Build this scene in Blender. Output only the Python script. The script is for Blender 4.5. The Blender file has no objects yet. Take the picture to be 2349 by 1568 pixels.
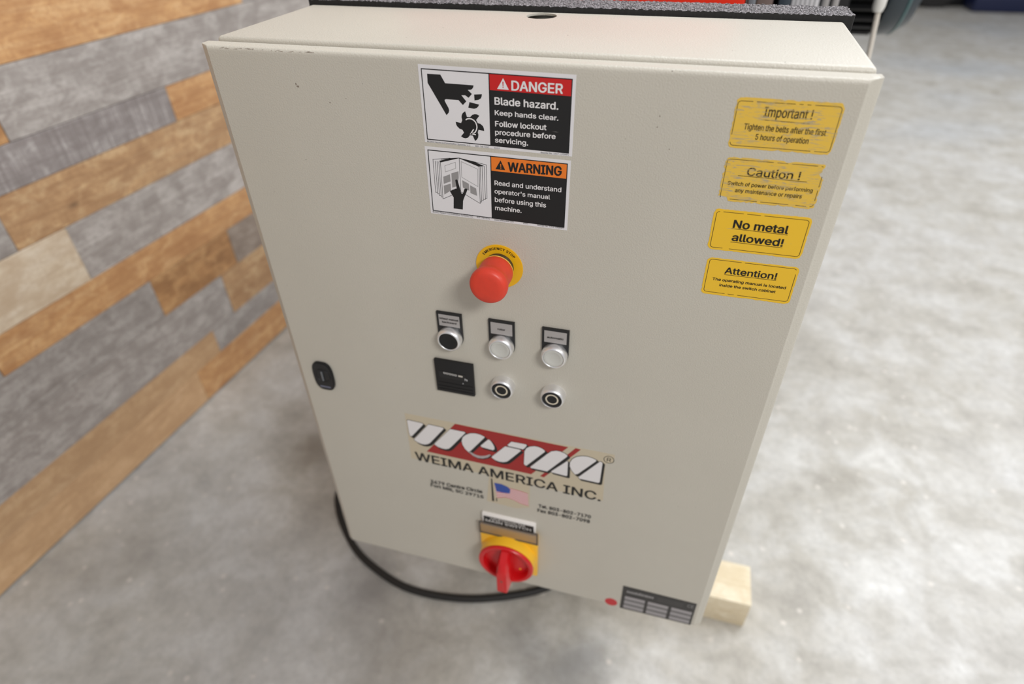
import bpy, bmesh, math, random, json
from mathutils import Vector, Matrix
import numpy as np
from mathutils.geometry import tessellate_polygon, delaunay_2d_cdt
from math import pi, sin, cos, radians
random.seed(7)
SC = bpy.context.scene
COL = SC.collection

# ------------------------------------------------------------------ camera
cam_d = bpy.data.cameras.new('camera')
cam = bpy.data.objects.new('camera', cam_d)
COL.objects.link(cam)
cam.location = (0.465355, -0.535958, 0.935164)
cam.rotation_euler = (Matrix.Rotation(0.288110, 3, 'Z') @ Matrix.Rotation(0.913416, 3, 'X') @ Matrix.Rotation(-0.021032, 3, 'Z')).to_euler()
cam_d.sensor_fit = 'HORIZONTAL'
cam_d.sensor_width = 36.0
cam_d.lens = 36.0 * 1398.457631 / 2349.0
cam_d.clip_start = 0.01
cam_d.clip_end = 60
cam_d.dof.use_dof = True
cam_d.dof.focus_distance = 0.595
cam_d.dof.aperture_fstop = 3.1
SC.camera = cam

# ------------------------------------------------------------------ world, lights, exposure
world = bpy.data.worlds.new('world')
SC.world = world
world.use_nodes = True
wn = world.node_tree.nodes
wn['Background'].inputs[0].default_value = (0.97, 0.97, 1.0, 1)
wn['Background'].inputs[1].default_value = 0.44


def area(name, loc, target, sx, sy, power, col=(1, 1, 1)):
    l = bpy.data.lights.new(name, 'AREA')
    l.shape = 'RECTANGLE'
    l.size = sx
    l.size_y = sy
    l.energy = power
    l.color = col
    o = bpy.data.objects.new(name, l)
    COL.objects.link(o)
    o.location = loc
    o.rotation_euler = (Vector(target) - Vector(loc)).to_track_quat('-Z', 'Y').to_euler()
    return o


area('ceiling_lamp', (1.05, 0.95, 3.0), (0.7, 0.6, -0.4), 1.3, 0.9, 36, (0.96, 0.98, 1.0))
area('ceiling_lamp_2', (2.0, -1.75, 2.55), (0.3, 0.0, 0.4), 0.8, 0.45, 54, (1.0, 0.985, 0.96))
area('far_floor_fill', (3.4, 3.6, 3.6), (2.6, 2.8, -0.4), 3.0, 2.0, 190, (0.93, 0.96, 1.0))  # added fill light, no known source: brightens the right and far floor
area('right_side_fill', (3.6, 0.3, 2.6), (1.2, 0.4, 0.2), 1.6, 1.0, 24, (0.98, 0.99, 1.0))  # added fill light from the right for the near floor and door bevel
SC.view_settings.view_transform = 'Standard'
SC.view_settings.look = 'None'
SC.view_settings.gamma = 1
SC.view_settings.use_curve_mapping = False
SC.view_settings.exposure = 0.0

DATA = json.loads(r'''{"danger_black": [[[232.6, 792.9], [245.2, 792.8], [249.2, 785.7], [276.0, 785.4], [275.6, 783.6], [274.6, 782.3], [273.3, 781.5], [270.3, 781.2], [274.0, 777.9], [270.7, 774.4], [267.6, 776.4], [263.9, 776.3], [268.3, 771.1], [264.8, 767.7], [260.9, 771.8], [248.9, 771.9], [247.6, 771.4], [247.3, 770.3], [250.5, 764.3], [251.0, 762.0], [250.4, 760.0], [248.1, 757.5], [232.3, 785.1]], [[276.1, 777.6], [283.4, 778.3], [283.3, 776.6], [282.2, 774.5], [279.8, 773.1], [276.2, 772.5]], [[271.3, 770.7], [280.4, 769.1], [279.5, 767.4], [277.9, 765.9], [275.4, 765.1], [269.9, 765.7]], [[266.6, 762.3], [268.0, 757.3], [271.1, 757.4], [273.3, 759.5], [275.6, 760.3], [277.9, 760.2], [280.1, 759.2], [276.8, 755.2], [278.2, 752.4], [280.8, 751.9], [283.0, 750.1], [283.9, 748.0], [284.1, 745.6], [278.7, 746.4], [277.8, 744.0], [278.3, 741.7], [277.9, 739.2], [276.6, 737.1], [274.7, 735.6], [272.7, 740.5], [269.8, 740.6], [268.1, 738.4], [265.4, 737.4], [263.1, 737.8], [260.9, 738.9], [264.2, 742.6], [262.8, 745.2], [259.8, 746.2], [257.8, 748.0], [256.9, 749.9], [256.7, 752.1], [261.9, 751.3], [263.2, 754.0], [262.7, 756.6], [263.0, 758.5], [264.1, 760.5]]], "danger_arc": [[[266.6, 754.5], [267.9, 755.4], [270.0, 756.0], [272.3, 755.8], [274.5, 754.8], [276.2, 753.0], [277.1, 750.6], [277.3, 748.5], [276.6, 746.0], [275.2, 743.8], [273.3, 742.6], [270.8, 742.0]], [[273.9, 746.5], [270.8, 742.0], [275.8, 741.6]]], "book_lines": [[[237.7, 711.8], [236.9, 673.5], [256.5, 683.4]], [[236.1, 712.3], [235.2, 675.4], [236.9, 675.6]], [[234.3, 712.5], [233.4, 676.7], [235.3, 677.0]], [[232.3, 712.7], [231.7, 678.4], [233.6, 678.6]], [[248.2, 716.8], [230.1, 714.1], [229.6, 679.8], [231.7, 680.1]], [[237.7, 711.8], [257.5, 717.8]], [[257.5, 717.8], [256.7, 683.7]], [[257.7, 717.5], [277.2, 711.1], [276.5, 672.9], [256.9, 683.2]], [[278.4, 711.0], [278.1, 674.6], [276.6, 674.6]], [[280.4, 711.6], [279.9, 676.1], [278.1, 676.1]], [[282.5, 712.1], [282.2, 677.8], [279.9, 677.7]], [[257.5, 717.8], [284.7, 713.4], [283.9, 679.1], [282.2, 679.1]], [[238.3, 714.7], [257.5, 717.8]]], "book_wedge": [[[236.6, 713.1], [248.2, 716.8], [257.5, 718.0], [237.6, 711.6]], [[258.2, 717.7], [272.2, 715.5], [282.5, 712.1], [277.2, 711.1]]], "book_frames": [[[241.9, 708.6], [253.3, 713.2], [253.1, 707.0], [242.1, 702.4], [241.9, 708.6]], [[259.3, 714.4], [275.7, 708.4], [275.1, 690.5], [258.8, 698.6], [259.3, 714.4]]], "book_blocks": [[[239.4, 697.2], [246.6, 700.4], [246.7, 693.1], [239.2, 689.8]], [[239.0, 687.8], [246.5, 690.8], [246.4, 683.6], [238.9, 678.5]], [[248.2, 701.5], [255.8, 704.4], [255.6, 698.3], [253.9, 689.1], [248.0, 686.7]], [[259.1, 695.5], [265.7, 692.5], [265.8, 685.3], [259.3, 687.9]], [[266.9, 691.1], [273.1, 688.3], [273.7, 680.7], [266.9, 683.0]]], "book_hand": [[251.8, 694.8], [252.4, 695.6], [253.4, 695.8], [254.1, 695.3], [256.2, 686.1], [256.7, 683.2], [257.5, 681.2], [258.6, 681.3], [259.4, 682.9], [260.9, 686.8], [262.4, 687.3], [263.9, 687.1], [263.6, 685.4], [259.5, 676.4], [258.5, 673.8], [257.5, 664.3], [247.7, 664.4], [248.7, 676.3], [245.3, 682.5], [245.7, 683.3], [247.0, 683.7], [248.6, 684.8], [249.6, 684.8], [250.6, 685.8], [252.7, 686.3]], "tri_d": [[303.6, 792.9], [308.6, 783.4], [297.9, 783.6]], "tri_w": [[299.1, 719.1], [303.4, 710.1], [293.7, 710.0]], "logo_white": [[[153.0, 337.5], [155.0, 338.8], [175.6, 337.7], [177.0, 335.8], [157.2, 308.1], [155.2, 306.8], [153.8, 308.1], [153.1, 312.8]], [[184.9, 337.8], [206.0, 337.1], [206.9, 335.2], [183.1, 300.5], [179.8, 297.6], [175.2, 295.3], [170.0, 294.9], [163.6, 297.1], [159.3, 300.8], [159.4, 302.0]], [[216.5, 337.2], [236.9, 337.1], [238.2, 335.5], [214.9, 301.5], [211.0, 296.9], [206.4, 294.6], [201.4, 294.5], [195.0, 295.9], [190.2, 299.5], [190.0, 301.2]], [[265.3, 335.4], [259.3, 337.9], [252.5, 338.4], [245.5, 336.7], [238.3, 331.8], [233.8, 325.9], [231.7, 318.7], [232.4, 311.2], [235.7, 303.4], [240.3, 298.3], [243.7, 301.7], [265.4, 334.0]], [[270.6, 331.8], [273.2, 330.5], [276.4, 325.3], [278.6, 319.3], [278.6, 314.5], [276.3, 312.2], [260.8, 313.8], [259.0, 315.5], [259.5, 317.3]], [[302.9, 336.2], [322.8, 336.6], [324.1, 334.6], [320.7, 328.1], [318.7, 325.9], [298.7, 326.6], [297.4, 328.6]], [[293.9, 324.7], [313.7, 324.2], [316.0, 322.3], [300.5, 300.8], [296.0, 295.0], [291.1, 292.3], [285.5, 291.5], [279.4, 292.7], [274.0, 296.5], [274.1, 298.5]], [[328.0, 333.6], [334.6, 336.3], [339.8, 336.2], [345.0, 334.5], [348.7, 331.3], [348.5, 329.4], [324.0, 295.5], [322.0, 294.7], [319.9, 297.2], [320.9, 322.5], [323.4, 329.3]], [[363.8, 335.8], [369.6, 335.8], [375.4, 333.8], [378.7, 331.1], [378.5, 328.7], [352.3, 291.7], [329.4, 292.0], [329.1, 294.2], [352.3, 326.8], [357.4, 332.9]], [[378.8, 320.3], [380.0, 319.3], [380.1, 291.8], [378.7, 290.2], [358.4, 291.8], [358.0, 293.7]], [[398.8, 335.7], [405.1, 336.4], [411.4, 335.4], [416.6, 333.3], [416.4, 330.9], [394.3, 299.6], [390.5, 297.1], [385.7, 303.3], [382.7, 311.0], [382.7, 318.6], [385.3, 326.0], [390.8, 332.0]], [[421.7, 332.0], [424.4, 330.9], [424.9, 329.0], [423.9, 292.1], [422.1, 289.9], [396.7, 290.5], [395.2, 293.3]]], "logo_arc": [[240.0, 298.7], [243.9, 299.3], [250.1, 295.7], [257.1, 295.0], [264.2, 297.3], [271.4, 302.3], [273.1, 301.3], [268.3, 295.2], [261.1, 291.0], [254.0, 289.9], [247.1, 292.1]], "logo_red": [[[224.4, 349.2], [379.3, 346.8], [330.1, 278.9], [176.2, 281.1]], [[388.8, 347.7], [395.7, 346.9], [347.9, 277.8], [342.6, 278.9]]], "logo_off": [3.5, -3.3], "logo_R": [[432.4, 338.3], [438.9, 337.9], [431.5, 345.4]], "sheet": [[151.1, 350.7], [439.0, 349.1], [439.0, 334.2], [428.4, 329.2], [430.8, 254.9], [328.5, 256.5], [327.8, 204.6], [306.2, 196.1], [262.7, 198.6], [268.7, 258.0], [149.7, 259.6]], "flag_pole": [[[271.1, 251.7], [273.0, 252.3], [274.3, 201.8], [270.9, 201.3]], [[277.4, 210.3], [278.9, 210.2], [278.7, 202.8], [277.2, 202.7]]], "flag_top": [[275.5, 244.0], [286.5, 244.3], [298.1, 239.3], [311.2, 238.5], [325.3, 236.1]], "flag_bot": [[278.8, 210.8], [291.7, 216.2], [303.5, 214.5], [313.8, 209.6], [326.3, 208.0]], "canton": [[275.5, 244.0], [286.5, 244.3], [295.2, 241.2], [299.5, 236.5], [298.6, 227.4], [290.4, 225.8], [278.5, 225.7]], "text": {"danger_w": [["DANGER", 310.9, 783.1, 357.0, 782.9, 8.3], ["Blade hazard.", 295.0, 770.1, 353.4, 769.3, 6.5], ["Keep hands clear.", 294.9, 760.9, 353.7, 760.0, 4.5], ["Follow lockout", 294.9, 750.7, 343.0, 750.8, 5.1], ["procedure before", 294.6, 743.1, 351.6, 743.4, 4.8], ["servicing.", 294.3, 735.9, 326.1, 735.5, 4.8]], "danger_s": [["©2001 Hazard Communication Systems, LLC", 226.1, 730.8, 269.7, 730.2, 1.4], ["800-748-0241", 274.7, 730.1, 288.0, 730.1, 1.5], ["#3353", 293.2, 730.0, 298.6, 730.0, 1.2], ["Reorder No. 1007-17DHPJ", 338.0, 729.3, 364.2, 729.3, 1.4]], "warn_b": [["WARNING", 306.1, 709.0, 358.3, 709.4, 9.3]], "warn_w": [["Read and understand", 292.3, 693.9, 358.5, 693.4, 4.8], ["operator's manual", 292.0, 685.4, 347.8, 684.9, 4.6], ["before using this", 292.0, 676.5, 344.0, 676.1, 5.0], ["machine.", 292.0, 667.8, 319.3, 667.6, 4.7]], "warn_s": [["©2001 Hazard Communication Systems, LLC", 224.1, 657.2, 268.0, 656.7, 1.6], ["800-748-0241", 272.2, 656.8, 285.8, 656.6, 1.7], ["www.safetylabel.com", 290.6, 656.1, 310.9, 656.2, 1.6], ["#3353", 320.8, 655.9, 325.7, 656.0, 1.3], ["Reorder No. 6001-DAWHPJ", 335.4, 655.6, 362.4, 655.3, 1.6]], "imp": [["Important !", 521.9, 775.3, 558.3, 775.2, 7.6], ["Tighten the belts after the first", 509.0, 764.1, 571.6, 763.4, 4.8], ["5 hours of operation", 519.5, 756.4, 560.5, 756.0, 4.7]], "imp_u": [["_", 521.6, 772.6, 557.8, 772.0, 0]], "cau": [["Caution !", 519.3, 725.4, 561.9, 725.3, 7.2], ["Switch of power before performing", 505.5, 715.8, 574.5, 715.7, 3.4], ["any maintenance or repairs", 512.8, 709.7, 567.4, 709.5, 3.6]], "cau_u": [["_", 512.5, 724.7, 568.0, 724.3, 0]], "nom": [["No metal", 517.6, 675.7, 564.8, 675.3, 8.0], ["allowed!", 519.0, 662.9, 563.5, 662.4, 7.6]], "nom_u": [["_", 516.9, 674.9, 565.0, 674.3, 0], ["_", 518.5, 661.5, 563.6, 661.2, 0]], "att": [["Attention!", 519.4, 627.9, 566.1, 628.0, 7.0], ["The operating manual is located", 509.9, 619.2, 576.6, 619.1, 2.9], ["inside the switch cabinet", 517.4, 613.3, 568.8, 613.4, 2.9]], "att_u": [["_", 519.6, 626.6, 566.2, 627.0, 0]], "logo_t": [["WEIMA AMERICA INC.", 156.2, 257.6, 428.0, 252.5, 18.0]], "logo_s": [["3679 Centre Circle", 174.7, 211.6, 256.7, 213.7, 7.7], ["Fort Mill, SC 29715", 174.2, 203.4, 258.0, 202.1, 7.1], ["Tel. 803-802-7170", 340.9, 210.3, 417.1, 210.8, 7.1], ["Fax 803-802-7098", 339.6, 199.5, 416.3, 199.6, 7.5]]}}''')


# ------------------------------------------------------------------ helpers
def srgb(r, g, b):
    f = lambda c: (c / 255 / 12.92) if c / 255 <= 0.04045 else ((c / 255 + 0.055) / 1.055) ** 2.4
    return (f(r), f(g), f(b), 1)


def nmat(name, col, rough=0.5, metal=0.0, coat=0.0):
    m = bpy.data.materials.new(name)
    m.use_nodes = True
    b = m.node_tree.nodes['Principled BSDF']
    b.inputs['Base Color'].default_value = col
    b.inputs['Roughness'].default_value = rough
    b.inputs['Metallic'].default_value = metal
    if coat:
        b.inputs['Coat Weight'].default_value = coat
        b.inputs['Coat Roughness'].default_value = 0.15
    return m


class NT:
    def __init__(s, m):
        s.t = m.node_tree
        s.b = s.t.nodes['Principled BSDF']

    def n(s, typ, **kw):
        x = s.t.nodes.new(typ)
        for k, v in kw.items():
            setattr(x, k, v)
        return x

    def l(s, a, b):
        s.t.links.new(a, b)

    def coords(s, kind='Object', scale=(1, 1, 1), loc=None, rot=None):
        tc = s.n('ShaderNodeTexCoord')
        mp = s.n('ShaderNodeMapping')
        mp.inputs['Scale'].default_value = scale
        if rot:
            mp.inputs['Rotation'].default_value = rot
        s.l(tc.outputs[kind], mp.inputs['Vector'])
        if loc is not None:
            s.l(loc, mp.inputs['Location'])
        return mp.outputs[0]

    def noise(s, vec, scale, detail=4, rough=0.55, dist=0.0):
        x = s.n('ShaderNodeTexNoise')
        x.inputs['Scale'].default_value = scale
        x.inputs['Detail'].default_value = detail
        x.inputs['Roughness'].default_value = rough
        x.inputs['Distortion'].default_value = dist
        s.l(vec, x.inputs['Vector'])
        return x.outputs[0]

    def ramp(s, fac, stops):
        r = s.n('ShaderNodeValToRGB')
        e = r.color_ramp.elements
        while len(e) < len(stops):
            e.new(0.5)
        for i, (p, c) in enumerate(stops):
            e[i].position = p
            e[i].color = c if not isinstance(c, (int, float)) else (c, c, c, 1)
        s.l(fac, r.inputs[0])
        return r.outputs[0]

    def mix(s, fac, a, b, blend='MIX'):
        m = s.n('ShaderNodeMix')
        m.data_type = 'RGBA'
        m.blend_type = blend
        for k, v in ((0, fac), (6, a), (7, b)):
            if hasattr(v, 'is_linked') or isinstance(v, bpy.types.NodeSocket):
                s.l(v, m.inputs[k])
            else:
                m.inputs[k].default_value = v
        return m.outputs[2]

    def bump(s, h, strength, dist=0.001):
        b = s.n('ShaderNodeBump')
        b.inputs['Strength'].default_value = strength
        b.inputs['Distance'].default_value = dist
        s.l(h, b.inputs['Height'])
        s.l(b.outputs[0], s.b.inputs['Normal'])


def link(name, me, mat=None, parent=None, loc=None, smooth=False):
    o = bpy.data.objects.new(name, me)
    COL.objects.link(o)
    if mat is not None:
        for m in (mat if isinstance(mat, (list, tuple)) else [mat]):
            me.materials.append(m)
    if parent is not None:
        o.parent = parent
    if loc is not None:
        o.location = loc
    if smooth:
        for p in me.polygons:
            p.use_smooth = True
    return o


def tag(o, label=None, cat=None, kind=None, group=None):
    if label:
        o['label'] = label
    if cat:
        o['category'] = cat
    if kind:
        o['kind'] = kind
    if group:
        o['group'] = group
    return o


def empty(name, loc=(0, 0, 0), label=None, cat=None, parent=None):
    o = bpy.data.objects.new(name, None)
    COL.objects.link(o)
    o.location = loc
    o.empty_display_size = 0.05
    if parent:
        o.parent = parent
    return tag(o, label, cat)


def bm_box(bm, x0, x1, y0, y1, z0, z1, bev=0, seg=2):
    r = bmesh.ops.create_cube(bm, size=1)
    vs = r['verts']
    for v in vs:
        v.co = Vector(((x0 + x1) / 2 + v.co.x * (x1 - x0), (y0 + y1) / 2 + v.co.y * (y1 - y0), (z0 + z1) / 2 + v.co.z * (z1 - z0)))
    if bev:
        es = list({e for v in vs for e in v.link_edges})
        bmesh.ops.bevel(bm, geom=es, offset=bev, segments=seg, affect='EDGES', profile=0.5)


SMALL = ('worn_print', 'silver_field', 'grey_field', 'header_rule', 'book_text_block', 'flag_stripe')


def from_bm(name, bm, mat, parent=None, smooth=False, angle=None, loc=None, recalc=True):
    if recalc:
        bmesh.ops.recalc_face_normals(bm, faces=bm.faces)
    me = bpy.data.meshes.new(name)
    bm.to_mesh(me)
    bm.free()
    o = link(name, me, mat, parent, loc, smooth)
    if smooth and angle:
        me.set_sharp_from_angle(angle=radians(angle))
    return o


def box(name, x0, x1, y0, y1, z0, z1, mat, parent=None, bev=0, seg=2, loc=None):
    bm = bmesh.new()
    bm_box(bm, x0, x1, y0, y1, z0, z1, bev, seg)
    return from_bm(name, bm, mat, parent, smooth=bev > 0, angle=40, loc=loc)


def bm_prism(bm, pts, y0, y1):
    """polygon pts in (x, z) metres extruded from y0 (back) to y1 (front, smaller y)"""
    area2 = sum(pts[i - 1][0] * pts[i][1] - pts[i][0] * pts[i - 1][1] for i in range(len(pts)))
    if area2 < 0:
        pts = list(pts)[::-1]
    n = len(pts)
    b = [bm.verts.new((x, y1, z)) for x, z in pts]
    tris = tessellate_polygon([[Vector((x * 1000, z * 1000, 0)) for x, z in pts]])
    for i, j, k in tris:
        p, q, r = pts[i], pts[j], pts[k]
        if (q[0] - p[0]) * (r[1] - p[1]) - (q[1] - p[1]) * (r[0] - p[0]) < 0:
            j, k = k, j
        try:
            bm.faces.new((b[i], b[j], b[k]))
        except ValueError:
            pass
    if y0 == y1:
        return
    a = [bm.verts.new((x, y0, z)) for x, z in pts]
    for i in range(n):
        bm.faces.new((a[i], a[(i + 1) % n], b[(i + 1) % n], b[i]))


def prism(name, polys, y0, y1, mat, parent=None):
    bm = bmesh.new()
    for p in polys:
        bm_prism(bm, p, y0, y1)
    return from_bm(name, bm, mat, parent)


def flat(name, polys, y, mat, parent=None):
    """thin print: polygons laid flat on the sheet"""
    bm = bmesh.new()
    for p in polys:
        bm_prism(bm, p, y, y)
    o = from_bm(name, bm, mat, parent, recalc=False)
    if len(polys) > 1 and name in SMALL:
        o['kind'] = 'stuff'
    return o


def mm(pts):
    return [(x / 1000, z / 1000) for x, z in pts]


def rrect(x0, x1, z0, z1, r, n=5):
    out = []
    for cx, cz, a0 in ((x1 - r, z1 - r, 0), (x0 + r, z1 - r, 90), (x0 + r, z0 + r, 180), (x1 - r, z0 + r, 270)):
        for i in range(n + 1):
            a = radians(a0 + 90 * i / n)
            out.append((cx + r * cos(a), cz + r * sin(a)))
    return out


def stroke(pts, w, closed=False):
    """polyline -> mitred quads of width w, none overlapping"""
    P = [Vector(p) for p in pts]
    if closed and (P[0] - P[-1]).length > 1e-7:
        P.append(P[0].copy())
    Q = [P[0]]
    for p in P[1:]:
        if (p - Q[-1]).length > 1e-7:
            Q.append(p)
    P = Q
    ring = closed or (P[0] - P[-1]).length < 1e-7
    n = len(P)
    L, R = [], []
    for i in range(n):
        d0 = (P[i] - P[i - 1]).normalized() if i else ((P[0] - P[-2]).normalized() if ring else (P[1] - P[0]).normalized())
        d1 = (P[i + 1] - P[i]).normalized() if i < n - 1 else ((P[1] - P[0]).normalized() if ring else d0)
        m = Vector((-(d0.y + d1.y), d0.x + d1.x))
        m = m.normalized() if m.length > 1e-6 else Vector((-d1.y, d1.x))
        k = min(2.0, 1 / max(0.35, m.dot(Vector((-d1.y, d1.x)))))
        L.append(P[i] + m * (w / 2 * k))
        R.append(P[i] - m * (w / 2 * k))
    return [[tuple(L[i]), tuple(R[i]), tuple(R[i + 1]), tuple(L[i + 1])] for i in range(n - 1)]


def ring_poly(cx, cz, r, n=48):
    return [(cx + r * cos(2 * pi * i / n), cz + r * sin(2 * pi * i / n)) for i in range(n)]


def bm_lathe(bm, cx, cz, prof, n=48, axis='y', cy=0):
    rings = []
    for r, y in prof:
        if r < 1e-6:
            rings.append([bm.verts.new((cx, y, cz) if axis == 'y' else ((y, cy, cz) if axis == 'x' else (cx, cy, y)))])
        else:
            ring = []
            for i in range(n):
                a = 2 * pi * i / n
                c, s = r * cos(a), r * sin(a)
                ring.append(bm.verts.new((cx + c, y, cz + s) if axis == 'y' else ((y, cy + c, cz + s) if axis == 'x' else (cx + c, cy + s, y))))
            rings.append(ring)
    for A, B in zip(rings, rings[1:]):
        for i in range(n):
            j = (i + 1) % n
            if len(A) == 1 and len(B) == 1:
                continue
            if len(A) == 1:
                bm.faces.new((A[0], B[i], B[j]))
            elif len(B) == 1:
                bm.faces.new((A[i], A[j], B[0]))
            else:
                bm.faces.new((A[i], A[j], B[j], B[i]))


def lathe(name, cx, cz, prof, mat, parent=None, n=48, axis='y', cy=0, angle=35):
    bm = bmesh.new()
    bm_lathe(bm, cx, cz, prof, n, axis, cy)
    return from_bm(name, bm, mat, parent, smooth=True, angle=angle)


def tube(name, pts, r, mat, parent=None, n=10, smooth_iter=3):
    P = [Vector(p) for p in pts]
    for _ in range(smooth_iter):
        Q = [P[0]]
        for a, b in zip(P, P[1:]):
            Q += [a * .75 + b * .25, a * .25 + b * .75]
        Q.append(P[-1])
        P = Q
    bm = bmesh.new()
    prev = None
    up = Vector((0.3, 0.2, 0.9)).normalized()
    for i, p in enumerate(P):
        t = (P[min(i + 1, len(P) - 1)] - P[max(i - 1, 0)]).normalized()
        u = t.cross(up)
        if u.length < 1e-3:
            u = t.cross(Vector((1, 0, 0)))
        u.normalize()
        v = t.cross(u)
        ring = [bm.verts.new(p + r * (cos(2 * pi * k / n) * u + sin(2 * pi * k / n) * v)) for k in range(n)]
        if prev:
            for k in range(n):
                bm.faces.new((prev[k], prev[(k + 1) % n], ring[(k + 1) % n], ring[k]))
        else:
            bm.faces.new(ring)
        prev = ring
    bm.faces.new(prev)
    return from_bm(name, bm, mat, parent, smooth=True, angle=60)


FONT = None
try:
    FONT = bpy.data.fonts.load(bpy.utils.system_resource('DATAFILES', path='fonts') + '/Inter.woff2')   # Blender's own interface face
except Exception:
    FONT = None


# ---- lettering: text laid out as outlines, fitted to measured baselines
LAYER = []


def text_geom(s, bold=0.0, space=1.0):
    """outline points, triangles; LAYER holds the stroke number of each point (the face's strokes overlap)"""
    cu = bpy.data.curves.new('lettering', 'FONT')
    cu.body = s
    cu.size = 1.0
    if FONT:
        cu.font = FONT
    cu.space_character = space
    cu.resolution_u = 3
    cu.fill_mode = 'NONE'
    ob = bpy.data.objects.new('lettering', cu)
    COL.objects.link(ob)
    dg = bpy.context.evaluated_depsgraph_get()
    me = bpy.data.meshes.new_from_object(ob.evaluated_get(dg))
    P = [(v.co.x, v.co.y) for v in me.vertices]
    nb = {}
    for e in me.edges:
        i, j = e.vertices
        nb.setdefault(i, []).append(j)
        nb.setdefault(j, []).append(i)
    bpy.data.objects.remove(ob)
    bpy.data.curves.remove(cu)
    bpy.data.meshes.remove(me)
    seen, loops = set(), []
    for i in range(len(P)):
        if i in seen or i not in nb:
            continue
        lp, cur, prev = [i], i, None
        seen.add(i)
        while True:
            nx_ = [k for k in nb[cur] if k != prev and k not in seen]
            if prev is None:
                nx_ = [k for k in nb[cur] if k == cur + 1] or nx_
            if not nx_:
                break
            prev, cur = cur, nx_[0]
            seen.add(cur)
            lp.append(cur)
        if len(lp) > 2:
            loops.append(lp)
    # true union of the strokes: constrained Delaunay, keep triangles with a non-zero winding number
    pv, pe = [], []
    for l in loops:
        k0 = len(pv)
        pv += [Vector(P[i]) for i in l]
        pe += [(k0 + k, k0 + (k + 1) % len(l)) for k in range(len(l))]
    E0 = np.array([pv[a_][:] for a_, _ in pe])
    E1_ = np.array([pv[b_][:] for _, b_ in pe])
    cv, _, cf, _, _, _ = delaunay_2d_cdt(pv, pe, [], 0, 1e-6)
    V = [tuple(v) for v in cv]
    A = np.array(V)
    T = np.array([f[:3] for f in cf])
    cen = A[T].mean(axis=1)
    up = (E0[None, :, 1] <= cen[:, None, 1]) & (E1_[None, :, 1] > cen[:, None, 1])
    dn = (E0[None, :, 1] > cen[:, None, 1]) & (E1_[None, :, 1] <= cen[:, None, 1])
    dy = E1_[:, 1] - E0[:, 1]
    dy[dy == 0] = 1e-12
    xi = E0[None, :, 0] + (cen[:, None, 1] - E0[None, :, 1]) / dy[None] * (E1_ - E0)[None, :, 0]
    w_ = ((xi > cen[:, None, 0]) * (up.astype(int) - dn.astype(int))).sum(axis=1)
    F = [tuple(int(i) for i in t_) for t_, q in zip(T, w_) if q != 0]
    LAYER.clear()
    LAYER.extend([0] * len(V))
    return V, F


def lettering(name, rows, y, mat, parent, bold=0.02, shear=0.0):
    """rows: [text, x0, z0, x1, z1, cap height] in mm, baseline from (x0,z0) to (x1,z1)"""
    V, F = [], []
    cap = None
    hv, _ = text_geom('H')
    cap = max(v[1] for v in hv)
    for s, x0, z0, x1, z1, h in rows:
        x0, z0, x1, z1, h = [q / 1000 for q in (x0, z0, x1, z1, h)]
        vs, fs = text_geom(s)
        lay = list(LAYER)
        a = min(v[0] for v in vs)
        b = max(v[0] for v in vs)
        d = bold * h
        sx = (x1 - x0 - 2 * d) / (b - a)
        sl = (z1 - z0) / (x1 - x0)
        sz = (h - 1.2 * d) / cap
        # heavier strokes: a few copies of the outline a hair apart
        for q, (ex, ez) in enumerate(((0, 0), (d, 0), (-d, 0), (d * .7, d * .6), (-d * .7, -d * .6), (0, d * .6), (0, -d * .6)) if d else ((0, 0),)):
            k = len(V)
            for k_, (u, w) in enumerate(vs):
                X = x0 + d + (u - a) * sx + ex
                Z = z0 + d * .6 + w * sz + ez
                V.append((X, y - q * 2.5e-5 - lay[k_] * 8e-6, Z + sl * (X - x0)))
            F += [tuple(i + k for i in f) for f in fs]
    me = bpy.data.meshes.new(name)
    me.from_pydata(V, [], F)
    me.update()
    return link(name, me, mat, parent)


def arc_lettering(name, s, cx, cz, r, a0, a1, h, y, mat, parent, bold=0.03):
    hv, _ = text_geom('H')
    cap = max(v[1] for v in hv)
    vs, fs0 = text_geom(s, 0, 1.1)
    lay = list(LAYER)
    a = min(v[0] for v in vs)
    b = max(v[0] for v in vs)
    V, fs = [], []
    for q, e in enumerate((0, bold * h, -bold * h)):
        k = len(V)
        for k_, (u, w) in enumerate(vs):
            t = radians(a0 + (a1 - a0) * (u - a) / (b - a)) + e / r
            R = r + w * h / cap
            V.append((cx + R * cos(t), y - q * 2.5e-5 - lay[k_] * 8e-6, cz + R * sin(t)))
        fs += [tuple(i + k for i in f) for f in fs0]
    me = bpy.data.meshes.new(name)
    me.from_pydata(V, [], fs)
    return link(name, me, mat, parent)


# ------------------------------------------------------------------ materials
# cabinet paint: light grey powder coat with orange-peel texture
M_paint = nmat('grey_powder_coat', srgb(193, 188, 176), 0.42)
t = NT(M_paint)
v = t.coords()
n1 = t.noise(v, 620, 2, 0.5)
n2 = t.noise(v, 9, 3, 0.5)
dirt = t.ramp(t.noise(v, 340, 1, 0.4), [(0.0, 0.0), (0.815, 0.0), (0.835, 1.0)])
c = t.mix(0.5, t.ramp(n2, [(0.3, srgb(190, 185, 173)), (0.7, srgb(196, 191, 179))]), srgb(193, 188, 176))
t.l(t.mix(dirt, c, srgb(90, 80, 70)), t.b.inputs['Base Color'])
t.bump(n1, 0.55, 0.0006)

M_paint2 = nmat('grey_powder_coat_worn_edge', srgb(193, 188, 176), 0.42)

FLZ = -0.42
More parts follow.
